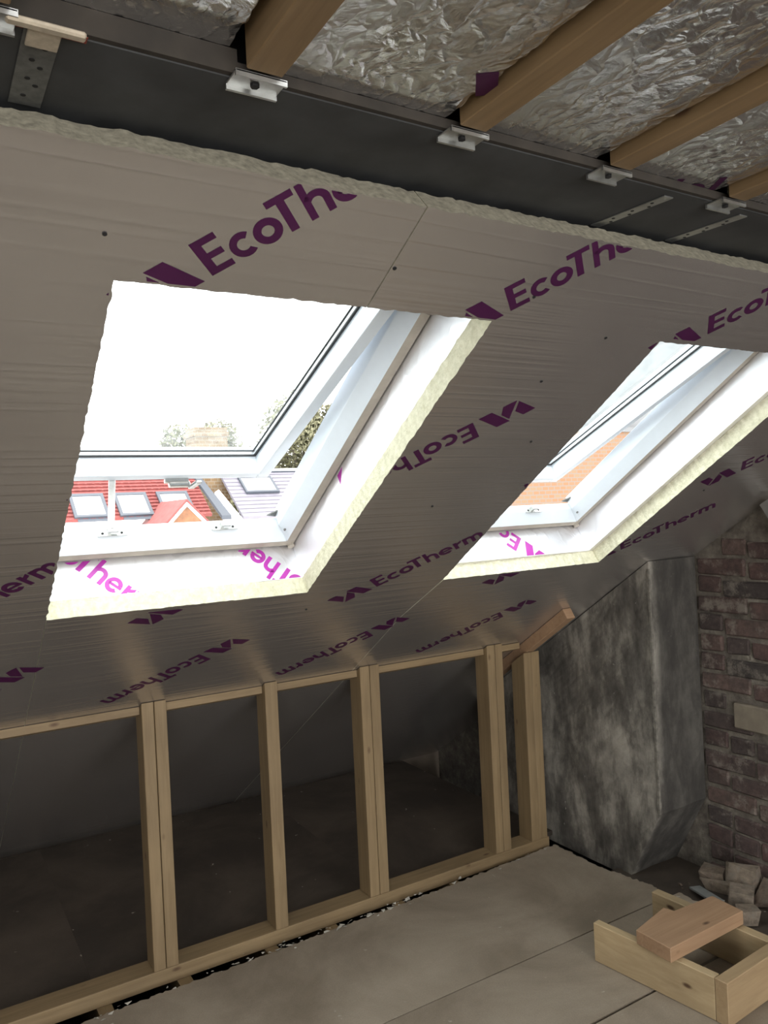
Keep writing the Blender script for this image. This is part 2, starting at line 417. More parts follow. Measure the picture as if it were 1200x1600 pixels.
# ------------------------------------------------------------------ the two roof windows
def roof_window(idx, o, ang, hs, hd, lever):
    # o shifts every u of the first window
    w = structure('window_%d' % idx, SL(.61+o, 1.2, .17))
    u0, u1 = .090+o, .960+o
    # reveals lined with foil-faced board
    def reveal(lo, hi): return box('reveal_board', SL, lo, hi, RFOIL, w, 0)
    rb = reveal((u0-.03, .632, .0502), (u1+.03, .660, .19))
    reveal((u1+.003, .6605, .0502), (u1+.028, 1.72, .19)); reveal((u0-.005, .6605, .0502), (u0+.02, 1.72, .152)); reveal((u0-.03, 1.712, .0502), (u1+.03, 1.735, .19))
    RV = lambda a, b: SL(a, .6606, b)
    rr = [(u0, u1+.001, .052, .157)]
    if idx == 1:
        lettering(RV, (.345-.137*S2+.004, .136+.137*S2), (S2, -S2), (S2, S2), rr, INKR, rb)
        lettering(RV, (.929+.1445*S2, .082-.1445*S2), (-S2, S2), (-S2, -S2), rr, INKR, rb)
        box('foil_tape', SL, (.62, .6601, .085), (.80, .6612, .150), RFOIL, w, 0)
    else:
        lettering(RV, (1.834, .122), (-S2, S2), (-S2, -S2), rr, INKR, rb)
    # outer frame: raw edge strip, then white painted members
    for nm, lo, hi in (('raw_edge', (u0, .668, .157), (u1, .701, .19)), ('raw_edge', (u1-.032, .70, .157), (u1, 1.70, .19)),
                       ('raw_edge', (u0, .70, .157), (u0+.032, 1.70, .19)), ('raw_edge', (u0, 1.67, .157), (u1, 1.70, .19))):
        box(nm, SL, lo, hi, RAWEDGE, w, .001)
    def member(nm, prof, axis, a, b):
        # a splayed section swept along one side of the frame
        bm = bmesh.new(); f = (lambda p, t: SL(t, p[0], p[1])) if axis == 0 else (lambda p, t: SL(p[0], t, p[1]))
        A = [bm.verts.new(f(p, a)) for p in prof]; B = [bm.verts.new(f(p, b)) for p in prof]; n = len(prof)
        bm.faces.new(A); bm.faces.new(B[::-1])
        for i in range(n): bm.faces.new((A[i], A[(i+1) % n], B[(i+1) % n], B[i]))
        bmesh.ops.recalc_face_normals(bm, faces=bm.faces)
        bmesh.ops.bevel(bm, geom=bm.edges[:], offset=.0012, segments=1, affect='EDGES')
        return from_bm(nm, bm, PVC, w)
    member('frame_sill', [(.699, .152), (.727, .192), (.727, .219), (.670, .219), (.670, .1895), (.699, .1895)], 0, u0+.031, u1-.031)
    member('frame_jamb', [(u1-.030, .1515), (u1-.056, .192), (u1-.056, .242), (u1-.001, .242), (u1-.001, .1895), (u1-.030, .1895)], 1, .7275, 1.69)
    member('frame_jamb', [(u0+.030, .1515), (u0+.056, .192), (u0+.056, .242), (u0+.001, .242), (u0+.001, .1895), (u0+.030, .1895)], 1, .7275, 1.69)
    bm = bmesh.new()
    for sg, uc in ((1, u1-.0305),):
        A = [bm.verts.new(SL(*q)) for q in ((u1-.030, .7005, .1525), (u1-.030, .7272, .1525), (u1-.056, .7272, .1922))]
        B = [bm.verts.new(SL(*q)) for q in ((u1-.030, .7005, .189), (u1-.030, .7272, .189), (u1-.056, .7272, .2))]
        bm.faces.new(A); bm.faces.new(B[::-1])
        for i in range(3): bm.faces.new((A[i], A[(i+1) % 3], B[(i+1) % 3], B[i]))
    from_bm('frame_corner', bm, PVC, w)
    box('frame_head', SL, (u0+.03, 1.62, .1512), (u1-.03, 1.69, .229), PVC, w, .002)
    bm = bmesh.new(); disc(bm, SL(u1-.008, .672, .150), NV, .011, .010, 9); from_bm('corner_plug', bm, RAWEDGE, w)
    prism('corner_gusset', [SL(u1-.0565, .7275, .222), SL(u1-.082, .7275, .226), SL(u1-.0565, .752, .226)], NV*.004, DULLG, w)
    # sill latch plates with their keepers
    for uu in ((.440+o, .742+o) if idx == 1 else (.720+o,)):
        bm = bmesh.new()
        pts = [(-.037, .186), (.037, .186), (.028, .203), (.018, .211), (-.018, .211), (-.028, .203)]
        A = [bm.verts.new(SL(uu+a, .7274, b)) for a, b in pts]; B = [bm.verts.new(SL(uu+a, .7300, b)) for a, b in pts]
        bm.faces.new(A); bm.faces.new(B[::-1])
        for i in range(6): bm.faces.new((A[i], A[(i+1) % 6], B[(i+1) % 6], B[i]))
        add_box(bm, SL, (uu-.012, .7300, .190), (uu-.004, .744, .204)); add_box(bm, SL, (uu-.004, .738, .190), (uu+.014, .744, .197))
        pl = from_bm('latch_plate', bm, GALV, w)
        bm = bmesh.new()
        for a in (-.024, .024): disc(bm, SL(uu+a, .7297, .194), EV, .0035, .0012, 8)
        from_bm('screw', bm, DARKM, pl)
    bm = bmesh.new(); disc(bm, SL(u1-.043, .735, .169), NV, .0045, .004, 10); from_bm('screw', bm, DULLG, w)
    # sash, hung at its head and swung outwards
    a = rad(ang); H0 = P0 + hs*EV + hd*NV
    da = -math.cos(a)*EV + math.sin(a)*NV; db = math.sin(a)*EV + math.cos(a)*NV
    def SH(u, t, d): return H0 + Vector((u, 0, 0)) + t*da + d*db
    sash = bpy.data.objects.new('sash', None); link(sash, w, SH(.61+o, .45, 0))
    l, r = u0+.120, u1-.120; L = .817 if idx == 1 else .862
    DP, ow = .058, .009
    for nm, lo, hi in (('sash_stile', (r, -.02, 0), (r+ow, L, DP)), ('sash_stile', (l-ow, -.02, 0), (l, L, DP)),
                       ('sash_bottom_rail', (l-ow, L, .0002), (r+ow, L+ow, DP)), ('sash_top_rail', (l, -.02, .0002), (r, .03, DP))):
        box(nm, SH, lo, hi, PVC, sash, .0012)
    for lo, hi in (((r+ow, 0, .010), (r+.045, L+.047, .080)), ((l-.045, 0, .010), (l-ow, L+.047, .080)), ((l-ow, L+ow, .0102), (r+ow, L+.0468, .0798))):
        box('sash_lip', SH, lo, hi, PVC, sash, .002)
    for lo, hi in (((r+.030, -.03, .094), (r+.095, L+.055, .104)), ((l-.095, -.03, .094), (l-.030, L+.055, .104)), ((l-.030, L+.035, .094), (r+.030, L+.055, .104))):
        box('sash_flange', SH, lo, hi, PVC, sash, .001)
    boxes('gasket', SH, [((r-.007, .03, DP-.004), (r-.0001, L-.0001, DP-.0005)), ((l+.0001, .03, DP-.004), (l+.007, L-.0001, DP-.0005)), ((l+.007, L-.007, DP-.004), (r-.007, L-.0001, DP-.0005))], GASKET, sash)
    boxes('glazing_bead', SH, [((r-.006, .03, DP-.0004), (r-.0002, L-.0002, DP+.012)), ((l+.0002, .03, DP-.0004), (l+.006, L-.0002, DP+.012)), ((l+.006, L-.006, DP-.0004), (r-.006, L-.0002, DP+.012))], BEAD, sash)
    boxes('glass_spacer', SH, [((r-.009, .03, DP+.0095), (r-.006, L-.009, DP+.0121)), ((l+.006, .03, DP+.0095), (l+.009, L-.009, DP+.0121)), ((l+.006, L-.009, DP+.0095), (r-.006, L-.006, DP+.0121))], GASKET, sash)
    box('glass', SH, (l+.0001, .03, DP+.0122), (r-.0001, L-.0001, DP+.016), GLASS, sash, 0)
    if lever:
        bm = bmesh.new()
        add_box(bm, SH, (.585+o, L+.040, .000), (.650+o, L+.052, .0102), .001); add_box(bm, SH, (.597+o, L+.046, -.010), (.655+o, L+.060, .004), .002)
        add_box(bm, lambda x, y, z: SH(x + .35*(L+.055-y), y, z), (.650+o, L+.018, -.016), (.666+o, L+.058, -.006), .002)
        from_bm('handle', bm, GALV, sash)
        # stay arm from the sill latch up to the sash
        p, q = SL(.438, .736, .205), SH(.452, L+.046, .030)
        v = (q-p).normalized(); s = Vector((1, 0, 0)); t2 = v.cross(s).normalized()
        box('stay_arm', lambda x, y, z: p + x*s + y*t2 + z*v, (-.0085, -.002, 0), (.0085, .002, (q-p).length), GALV, w, .0008)
    if idx == 1:
        prism('printed_mark', [SL(u1+.0026, 1.02, .150), SL(u1+.0026, 1.055, .152), SL(u1+.0026, 1.02, .120)], (.0004, 0, 0), INKR, w)
    return w
roof_window(1, 0.0, 10.3, 1.64, .152, True)
roof_window(2, 1.16, 8.4, 1.64, .162, False)

# ------------------------------------------------------------------ floor
floor = structure('floor', (0, 0, -.1))
box('subfloor', ID, (-2.6, -2.6, -.30), (2.72, 4.0, -.22), DARKM, floor, 0)
for x in (-2.2, -1.7, -1.2, -.7, -.2, .19, .452, .706, 1.015, 1.252, 1.543, 1.81, 2.077):
    box('floor_joist', ID, (x-.0225, 2.30, -.22), (x+.0225, 3.95, -.0202), PY, floor, 0)
def sheet(pts, seed, jit, z0=-.018, z1=0.0, mat=CHIP, name='floor_sheet'):
    fr = rough_outline(pts, seed, jit); bm = bmesh.new()
    A = [bm.verts.new((x, y, z1)) for x, y in fr]; B = [bm.verts.new((x, y, z0)) for x, y in fr]; n = len(A)
    caps(bm, A, B, fr)
    for i in range(n): bm.faces.new((A[i], A[(i+1) % n], B[(i+1) % n], B[i]))
    return from_bm(name, bm, mat, floor)
sheet([(-2.6, 1.984), (1.2, 1.984), (2.36, 1.984), (2.385, 2.07), (2.34, 2.30), (2.345, 2.565), (1.6, 2.535), (.97, 2.522), (.3, 2.512), (-2.6, 2.50)], 11, [0, 0, .006, .01, .006, .007, .007, .007, 0, 0])
sheet([(-2.6, 1.640), (1.62, 1.640), (2.40, 1.640), (2.42, 1.978), (1.2, 1.980), (-2.6, 1.980)], 12, [0, 0, .006, 0, 0, 0])
sheet([(-2.6, .62), (2.718, .62), (2.718, 1.40), (2.40, 1.45), (2.40, 1.629), (1.62, 1.629), (-2.6, 1.637)], 13, [0]*7)
sheet([(-2.6, -2.6), (2.718, -2.6), (2.718, .616), (-2.6, .616)], 14, [0]*4)
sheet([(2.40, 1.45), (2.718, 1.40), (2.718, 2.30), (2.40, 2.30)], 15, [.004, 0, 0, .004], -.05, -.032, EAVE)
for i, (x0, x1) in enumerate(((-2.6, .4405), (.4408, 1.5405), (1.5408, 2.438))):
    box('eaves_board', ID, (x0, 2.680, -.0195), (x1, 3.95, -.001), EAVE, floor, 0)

# ------------------------------------------------------------------ dwarf stud wall
sw = thing('stud_wall', (1.2, 2.63, 0), 'low pine stud wall carrying the foot of the sloping boards', 'stud wall')
def stud(x0, x1, y0=2.59, y1=2.675, drop=.002, zb=.0302):
    bm = bmesh.new()
    vs = []
    for x in (x0, x1):
        for y in (y0, y1):
            vs += [bm.verts.new((x, y, zb)), bm.verts.new((x, y, slope_z(y) - drop))]
    for q in ((0, 1, 3, 2), (4, 6, 7, 5), (0, 4, 5, 1), (2, 3, 7, 6), (0, 2, 6, 4), (1, 5, 7, 3)): bm.faces.new([vs[i] for i in q])
    bmesh.ops.recalc_face_normals(bm, faces=bm.faces)
    bmesh.ops.bevel(bm, geom=bm.edges[:], offset=.0016, segments=1, affect='EDGES')
    return from_bm('stud', bm, PZ, sw)
stx = [(-.62, -.58), (.002, .042), (.611, .650), (.6525, .692), (1.040, 1.088), (1.427, 1.468), (1.4702, 1.511), (2.040, 2.0805), (2.0825, 2.122)]
for a, b in stx: stud(a, b)
stud(2.239, 2.282, 2.59, 2.675, .060); stud(2.2825, 2.327, 2.59, 2.675, .060)
box('sole_plate', ID, (-1.8, 2.588, -.0198), (2.335, 2.678, .030), PX, sw, .002)
for a, b in ((-.57, -.002), (.045, .609), (.694, 1.038), (1.090, 1.425), (1.513, 2.038), (2.124, 2.237)):
    bm = bmesh.new()
    pr = [(2.612, .868), (2.612, slope_z(2.612)-.002), (2.660, slope_z(2.660)-.002), (2.660, .852)]
    A = [bm.verts.new((a, y, z)) for y, z in pr]; B = [bm.verts.new((b, y, z)) for y, z in pr]
    bm.faces.new(A); bm.faces.new(B[::-1])
    for i in range(4): bm.faces.new((A[i], A[(i+1) % 4], B[(i+1) % 4], B[i]))
    from_bm('nogging', bm, PX, sw)
# short batten on the slope beside the chimney
o = box('slope_batten', SL, (2.262, -.34, -.046), (2.307, .272, -.0006), PR, None, .002)
tag(o, 'short reddish timber batten screwed to the slope beside the chimney breast', 'batten')

# plaster crumbs along the gap before the sole plate
bm = bmesh.new()
for i in range(80):
    x = random.choice((random.uniform(.4, 2.34), random.uniform(.85, 1.7))); y = 2.526 + .018*(x-.9) + random.gauss(0, .014)
    r = random.choice((.002, .003, .003, .004, .006, .008)); c = Vector((x, y, r*.5))
    vs = [bm.verts.new(c + Vector((random.uniform(-1, 1)*r*2.2, random.uniform(-1, 1)*r, random.uniform(-.5, .8)*r))) for _ in range(6)]
    bmesh.ops.convex_hull(bm, input=vs)
cr_ = from_bm('plaster_crumbs', bm, PLASTER); cr_['kind'] = 'stuff'; tag(cr_, 'crumbs of pale plaster along the gap before the stud wall', 'plaster crumbs')

# ------------------------------------------------------------------ chimney breast
def chimney():
    x0, x1, y0, y1 = 2.443, 2.722, 2.070, 3.2
    bm = bmesh.new()
    NZ, NY, NX = 46, 30, 12
    def pt(face, i, j):
        z = -.06 + (j/NZ)*(1.0)                        # 0..1 of height, stretched below
        return z
    grid = {}
    def P_(x, y, t):
        top = min(slope_z(y) - .003, 1.6)
        z = -.05 + t*(top+.05)
        k = max(0, 1 - z/.26) if z < .26 else 0
        # the foot has broken away along the front corner
        yy = y + (.14*k*max(0, 1-(y-y0)/.35) if y < y0+.35 else 0)
        n = noise.noise(Vector((x*9, y*9, z*5)))*.006 + noise.noise(Vector((x*40, y*40, z*40)))*.0022
        return Vector((x + n, yy + n, z))
    rows = []
    path = [(x0, y0 + (y1-y0)*(1-i/NY)**1.3) for i in range(NY+1)] + [(x0 + (x1-x0)*(i/NX), y0) for i in range(1, NX+1)]
    for j in range(NZ+1):
        t = j/NZ; row = []
        for (x, y) in path: row.append(bm.verts.new(P_(x, y, t)))
        rows.append(row)
    for j in range(NZ):
        for i in range(len(path)-1): bm.faces.new((rows[j][i], rows[j][i+1], rows[j+1][i+1], rows[j+1][i]))
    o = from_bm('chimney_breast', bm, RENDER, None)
    bm = bmesh.new(); prev = None; rn = random.Random(4)
    for j in range(70):
        z = .26 + j*(.96/69); n = noise.noise(Vector((1, 2, z*14)))*.005; wd = .0015 + .007*abs(noise.noise(Vector((5, 1, z*22))))
        nn = noise.noise(Vector((x0*9, y0*9, z*5)))*.006
        r = [bm.verts.new((x0 + nn - .004, y0 + nn + wd*2, z)), bm.verts.new((x0 + nn - .004 + n*.2, y0 + nn - .004 + n*.2, z)), bm.verts.new((x0 + nn + wd*1.3, y0 + nn - .004, z))]
        if prev: bm.faces.new((prev[0], prev[1], r[1], r[0])); bm.faces.new((prev[1], prev[2], r[2], r[1]))
        prev = r
    from_bm('worn_corner', bm, plain('worn_plaster', (.15, .14, .12), .95, 0, .45, 40), o)
    return tag(o, 'sooty cement rendered chimney breast standing against the brick gable wall', 'chimney breast')
chimney()

# ------------------------------------------------------------------ brick gable wall
wr = structure('wall_right', (2.74, 1.0, .8))
XB = 2.72
bm = bmesh.new()
prof = [(-2.6, -.3), (4.0, -.3), (4.0, .2), (1.2, 2.05), (1.0, 2.23), (-2.6, 2.23)]
A = [bm.verts.new((XB+.012, y, z)) for y, z in prof]; B = [bm.verts.new((XB+.2, y, z)) for y, z in prof]
f1 = bm.faces.new(A); f2 = bm.faces.new(B[::-1])
for i in range(6): bm.faces.new((A[i], A[(i+1) % 6], B[(i+1) % 6], B[i]))
bmesh.ops.triangulate(bm, faces=[f1, f2]); from_bm('mortar', bm, MORTAR, wr)
def brick_mesh(seed, L):
    rnd = random.Random(seed); bm = bmesh.new()
    bmesh.ops.create_cube(bm, size=1.0)
    bmesh.ops.scale(bm, vec=(.05, L, .0655), verts=bm.verts)
    for v in bm.verts: v.co += Vector((rnd.uniform(-.004, .003), rnd.uniform(-.004, .004), rnd.uniform(-.004, .004)))
    bmesh.ops.bevel(bm, geom=bm.edges[:], offset=.006, segments=1, affect='EDGES')
    me = bpy.data.meshes.new('brick'); bm.to_mesh(me); bm.free(); me.materials.append(BRICK)
    return me
stretch = [brick_mesh(i, .215) for i in range(6)]; head = [brick_mesh(20+i, .103) for i in range(4)]
rnd = random.Random(3)
nb = 0
for c in range(25):
    zc = -.02 + .0775*c
    y = 2.062 - (c % 2)*.0; first = True
    hdr = (c % 5 == 2)
    while y > 1.0:
        short = hdr or (first and c % 2)
        L = .103 if short else .215
        yc = y - L/2
        if not short and zc + .034 > slope_z(yc + L/2): short = True; L = .103; yc = y - L/2
        if zc + .034 < slope_z(yc + L/2):
            if not (abs(zc - .632) < .05 and 1.70 < yc < 1.95):
                o = bpy.data.objects.new('brick', rnd.choice(head if short else stretch))
                link(o, wr, (XB + .0265 + rnd.uniform(-.004, .004), yc, zc + .022*math.sin(yc*3) + rnd.uniform(-.003, .003)))
                o.rotation_euler = (rnd.uniform(-.015, .015), rnd.uniform(-.03, .03), rnd.uniform(-.02, .02)); nb += 1
        y -= L + .011; first = False
o = box('padstone', ID, (XB-.012, 1.60, .582), (XB+.04, 1.918, .682), plain('pale_padstone', (.165, .14, .105), .85, 0, .2, 18), wr, .006)
o['label'] = 'pale timber-like pad built into the brickwork'
# leaning pale batten at the head of the wall
p, q = Vector((2.676, 1.715, 1.462)), Vector((2.676, 1.40, .93)); v = (q-p).normalized(); n_ = Vector((1, 0, 0)); t_ = v.cross(n_).normalized()
o = box('wall_batten', lambda x, y, z: p + x*n_ + y*t_ + z*v, (-.022, -.02, 0), (.022, .02, (q-p).length), plain('grey_batten', (.15, .145, .135), .8, 0, .1), None, .002)
tag(o, 'pale grey batten running down the brick wall from the slope at the right edge', 'batten')

# ------------------------------------------------------------------ walls out of view and ceiling deck
wl = boxes('wall_left', ID, [((-2.72, -2.6, -.3), (-2.6, 4.0, 2.35))], BACKW); wl['kind'] = 'structure'
wb = boxes('wall_back', ID, [((-2.6, -2.72, -.3), (-2.35, -2.6, 2.35)), ((2.45, -2.72, -.3), (2.72, -2.6, 2.35)), ((-2.35, -2.72, -.3), (2.45, -2.6, .08)), ((-2.35, -2.72, 2.18), (2.45, -2.6, 2.35))], BACKW)
wb['kind'] = 'structure'
ceil = structure('ceiling', (.6, -.5, 2.2))
box('ceiling_deck', ID, (-2.72, -2.72, 2.24), (2.9, 1.1, 2.30), DECK, ceil, 0)
ZF = 2.012
jx = [.059, .349, .653, .940, 1.232]
def foil_board(x0, x1, seed, zz):
    fr = rough_outline([(x0, -2.58), (x1, -2.58), (x1, .868), (x0, .868)], seed, [0, .0035, .006, .0035])
    bm = bmesh.new()
    A = [bm.verts.new((x, y, zz)) for x, y in fr]; B = [bm.verts.new((x, y, zz+.07)) for x, y in fr]; n = len(A)
    caps(bm, A, B, fr)
    for i in range(n):
        q = bm.faces.new((A[i], A[(i+1) % n], B[(i+1) % n], B[i])); q.material_index = 1
    return from_bm('foil_board', bm, [FOIL, FOAM], ceil)
fbs = []
edges = [-2.59] + [x for x in jx] + [2.71]
for i in range(len(edges)-1):
    x0 = edges[i] + (.0465 if i else 0); x1 = edges[i+1] - (.013 if i < len(edges)-2 else 0)
    fbs.append(foil_board(x0, x1, 30+i, ZF + (.030 if i <= 1 else .015)))
CF = lambda a, b: Vector((a, b, ZF+.0145))
one = [q4(0, .012, 0, .069)]; oh = ring(.040, .0228, .0238, .0104, 0, 360, 20, .95)
lettering(CF, (.640, .752), (.8, -.6), (.6, .8), [(.60, .695, .6, .86)], INK, fbs[2], [q4(-.018, .010, -.022, .030)])
lettering(CF, (1.150, .905), (.86, -.5), (-.5, -.86), [(1.0, 1.218, .6, .866)], INK, fbs[4], one + oh + [q4(.072, .084, 0, .069)])

names = ['ceiling joist at the top left corner above the perforated strap',
         'ceiling joist left of the picture middle, second from the left edge', 'ceiling joist above the middle of the beam, purple print beside it',
         'knotty ceiling joist right of the middle, torn foil along its left side', 'ceiling joist at the right edge above the torn printed foil']
for i, x in enumerate(jx):
    t = thing('ceiling_joist', (x+.0225, .83, ZF), 'brown pine ' + names[i], 'joist', 'ceiling joists above the steel beam')
    y1 = .834
    box('joist', ID, (x, -2.59, ZF), (x+.045, y1, ZF+.14), PJ, t, .0015)
    br = bmesh.new()
    add_box(br, ID, (x-.012, .836, ZF-.0035), (x+.052, .872, ZF-.0005), .0008)
    add_box(br, ID, (x-.012, .836, ZF-.008), (x+.052, .8395, ZF-.0005)); add_box(br, ID, (x-.012, .868, ZF-.009), (x+.052, .872, ZF-.0005))
    bk = from_bm('bracket', br, GALV, t)
    br = bmesh.new(); disc(br, (x+.018, .854, ZF-.0075), (0, 0, 1), .0055, .004, 6); from_bm('bolt', br, DARKM, bk)

# steel beam carrying the joists
sb = thing('steel_beam', (.8, .95, ZF), 'dark grey steel beam running along the head of the sloping boards', 'steel beam')
box('bottom_flange', ID, (-2.55, .858, ZF), (2.70, 1.045, ZF+.012), STEEL, sb, .0015)
PACK = boxes('packer', ID, [((-2.55, .850, ZF+.001), (.345, .8575, ZF+.0295)), ((.345, .850, ZF+.001), (2.70, .8575, ZF+.0145))], plain('stained_packer', (.024, .019, .014), .8, 0, .4, 14), sb)
box('web', ID, (-2.55, .945, ZF+.012), (2.70, .955, ZF+.21), STEEL, sb, 0)
box('top_flange', ID, (-2.55, .875, ZF+.205), (2.70, 1.04, ZF+.217), STEEL, sb, 0)
def strap(x, y0, y1, label, lean=0.0, w=.034, drop=0.0, m=DULLG):
    t = thing('perforated_strap', (x, (y0+y1)/2, ZF), label, 'strap', 'perforated straps under the steel beam')
    f = lambda a, b, c: Vector((x + a + lean*(b-y0), b, c))
    box('strap_plate', f, (-w/2, y0, ZF-.0028), (w/2, y1, ZF-.0004), m, t, .0004)
    yy = y0 + .03; k = 0
    while yy < y1 - .01:
        bm = bmesh.new(); disc(bm, (x + lean*(yy-y0) + (.006 if k % 2 else -.004), yy, ZF-.0033), (0, 0, 1), .0032, .001, 8)
        from_bm('strap_hole', bm, DARKM, t); yy += .014 + (.012 if k % 2 else 0); k += 1
    return t
t = strap(.137, .846, 1.02, 'dull perforated metal strap with beige crusted top at the left edge', 0, .036)
bm = bmesh.new(); add_box(bm, ID, (.100, .838, ZF-.010), (.176, .850, ZF-.003), .002); add_box(bm, ID, (.122, .845, ZF-.007), (.154, .885, ZF-.0029), .001)
from_bm('crusted_clip', bm, plain('beige_crust', (.46, .40, .31), .6, .3, .2, 70), t)
o = box('paint_mark', ID, (.090, .852, ZF-.0012), (.180, .864, ZF-.0005), plain('red_oxide', (.20, .03, .015), .6), t, 0)
strap(1.128, .875, 1.03, 'left of the two thin perforated straps under the right end of the beam', -.10, .022, 0, GALV)
strap(1.335, .875, 1.03, 'right of the two thin perforated straps under the right end of the beam', -.10, .022, 0, GALV)

# ------------------------------------------------------------------ the nailed timber frame and its offcut
tf = thing('nailed_timber_box', (2.03, 1.64, 0), 'open ended box of pale pine boards nailed together on the chipboard floor', 'timber box')
HB = .125
def plank(p, q, th, h, name, mat, side=1, z0=.0008):
    p, q = Vector((*p, 0)), Vector((*q, 0)); v = (q-p); L = v.length; v.normalize(); n = Vector((-v.y, v.x, 0))*side
    return box(name, lambda x, y, z: p + x*v + y*n + Vector((0, 0, z)), (0, 0, z0), (L, th, h), mat, tf, .002)
plank((1.838, 1.848), (1.894, 1.441), .030, HB, 'side_board', PB)
plank((2.150, 1.874), (2.182, 1.461), .036, HB-.002, 'side_board', PB)
plank((1.896, 1.400), (2.228, 1.419), .040, HB+.001, 'end_board', PBX)
pts = [(1.852, 1.682), (2.026, 1.721), (2.036, 1.688), (2.214, 1.677), (2.208, 1.560), (1.853, 1.554)]
o = prism('timber_offcut', [(x, y, HB+.0008) for x, y in pts], (0, 0, .044), PR, None, .002)
tag(o, 'notched reddish timber offcut lying across the pale box frame', 'timber offcut')

# ------------------------------------------------------------------ rubble in the corner
def lump(c, size, seed, mat, name, label, cat='rubble', rot=0.0):
    rnd = random.Random(seed); bm = bmesh.new()
    for _ in range(16):
        bm.verts.new(Vector((rnd.choice((-1, 1))*rnd.uniform(.6, 1)*size[0]/2, rnd.choice((-1, 1))*rnd.uniform(.6, 1)*size[1]/2, rnd.choice((-1, 1))*rnd.uniform(.7, 1)*size[2]/2)))
    r = bmesh.ops.convex_hull(bm, input=bm.verts)
    bmesh.ops.delete(bm, geom=[g for g in r['geom_interior'] if isinstance(g, bmesh.types.BMVert)], context='VERTS')
    bmesh.ops.rotate(bm, verts=bm.verts, cent=(0, 0, 0), matrix=Matrix.Rotation(rot, 3, 'Z'))
    zmin = min(v.co.z for v in bm.verts)
    bmesh.ops.translate(bm, verts=bm.verts, vec=Vector((c[0], c[1], c[2]-zmin)))
    return tag(from_bm(name, bm, mat), label, cat, 'rubble beside the brick wall')
Z0 = -.0318
lump((2.60, 1.93, Z0), (.05, .15, .045), 1, RUBBLE, 'broken_brick', 'pale plaster slab leaning nearest the chimney foot by the brick wall', rot=.25)
lump((2.565, 1.815, Z0), (.09, .09, .07), 2, RUBBLE, 'broken_brick', 'buff brick lump behind the rear board of the box frame', rot=.5)
lump((2.645, 1.74, Z0), (.11, .14, .085), 3, RUBBLE, 'broken_brick', 'largest broken brick at the right edge against the wall', rot=.2)
lump((2.475, 1.735, Z0), (.07, .09, .06), 4, RUBBLE, 'broken_brick', 'brick lump right behind the reddish offcut', rot=.9)
lump((2.665, 1.87, Z0), (.09, .12, .12), 5, RUBBLE, 'broken_brick', 'upright broken brick touching the wall above the other rubble', rot=.1)
lump((2.66, 2.0, Z0), (.10, .10, .05), 9, RUBBLE, 'broken_brick', 'dusty lump in the dark corner between chimney and brick wall', rot=.4)
lump((2.54, 1.63, Z0), (.10, .08, .055), 12, RUBBLE, 'broken_brick', 'flat brick piece beside the right end of the box frame', rot=.7)
lump((2.475, 1.86, Z0), (.06, .05, .03), 6, PLASTER, 'plaster_lump', 'small whitish plaster lump behind the box frame rear board', rot=.3)
bm = bmesh.new(); rn = random.Random(21)
for i in range(420):
    x = 2.715 - abs(rn.gauss(0, .11)); y = rn.uniform(1.50, 2.06)
    if x < 2.45 or any(abs(x-a) < .085 and abs(y-b) < .10 for a, b in ((2.60, 1.93), (2.565, 1.815), (2.645, 1.74), (2.475, 1.735), (2.665, 1.87), (2.66, 2.0), (2.54, 1.63), (2.475, 1.86), (2.49, 1.91))): continue
    r = rn.choice((.004, .006, .008, .011)); c = Vector((x - r, y, Z0 + r*.45 - .001))
    vs = [bm.verts.new(c + Vector((rn.uniform(-1, 1)*r, rn.uniform(-1, 1)*r*1.4, rn.uniform(-.5, .9)*r))) for _ in range(8)]
    bmesh.ops.convex_hull(bm, input=vs)
o = from_bm('rubble_fragments', bm, RUBBLE); o['kind'] = 'stuff'; tag(o, 'small beige rubble fragments strewn along the foot of the brick wall', 'rubble fragments')
p, q = Vector((2.52, 1.985, -.012)), Vector((2.455, 1.835, .012)); v = (q-p).normalized(); n_ = v.cross(Vector((0, 0, 1))).normalized(); t_ = n_.cross(v)
o = box('slate_strip', lambda x, y, z: p + x*n_ + y*t_ + z*v, (-.022, -.004, 0), (.022, .004, (q-p).length), plain('grey_slate', (.20, .21, .205), .6, 0, .15), None, .001)
tag(o, 'grey slate strip leaning on the rubble before the chimney foot', 'slate strip')

# ------------------------------------------------------------------ outside: houses across the street and trees
CAMZ = 1.5
def O(rx, rz, Y): return Vector((rx*Y, Y, CAMZ + rz*Y))
RTILE = plain('red_clay_tile', (.18, .042, .038), .75, 0, .25, 6)
SLATE = plain('lilac_slate', (.175, .17, .205), .6, 0, .10, 4)
LEAD = plain('lead_flashing', (.055, .066, .083), .6)
YBRICK = None
def far_brick(name, c1, c2, mo, sc):
    m, nt, bs = mat_new(name)
    bt = nd(nt, 'ShaderNodeTexBrick'); bt.inputs['Color1'].default_value = (*c1, 1); bt.inputs['Color2'].default_value = (*c2, 1); bt.inputs['Mortar'].default_value = (*mo, 1)
    bt.inputs['Scale'].default_value = sc; bt.inputs['Mortar Size'].default_value = .03
    tc = nd(nt, 'ShaderNodeTexCoord'); sp = nd(nt, 'ShaderNodeSeparateXYZ'); cb = nd(nt, 'ShaderNodeCombineXYZ')
    nt.links.new(tc.outputs['Object'], sp.inputs[0]); ad = nd(nt, 'ShaderNodeMath', operation='ADD')
    nt.links.new(sp.outputs['X'], ad.inputs[0]); nt.links.new(sp.outputs['Y'], ad.inputs[1])
    nt.links.new(ad.outputs[0], cb.inputs['X']); nt.links.new(sp.outputs['Z'], cb.inputs['Y']); nt.links.new(cb.outputs[0], bt.inputs['Vector'])
    nt.links.new(bt.outputs['Color'], bs.inputs['Base Color']); bs.inputs['Roughness'].default_value = .9
    return m
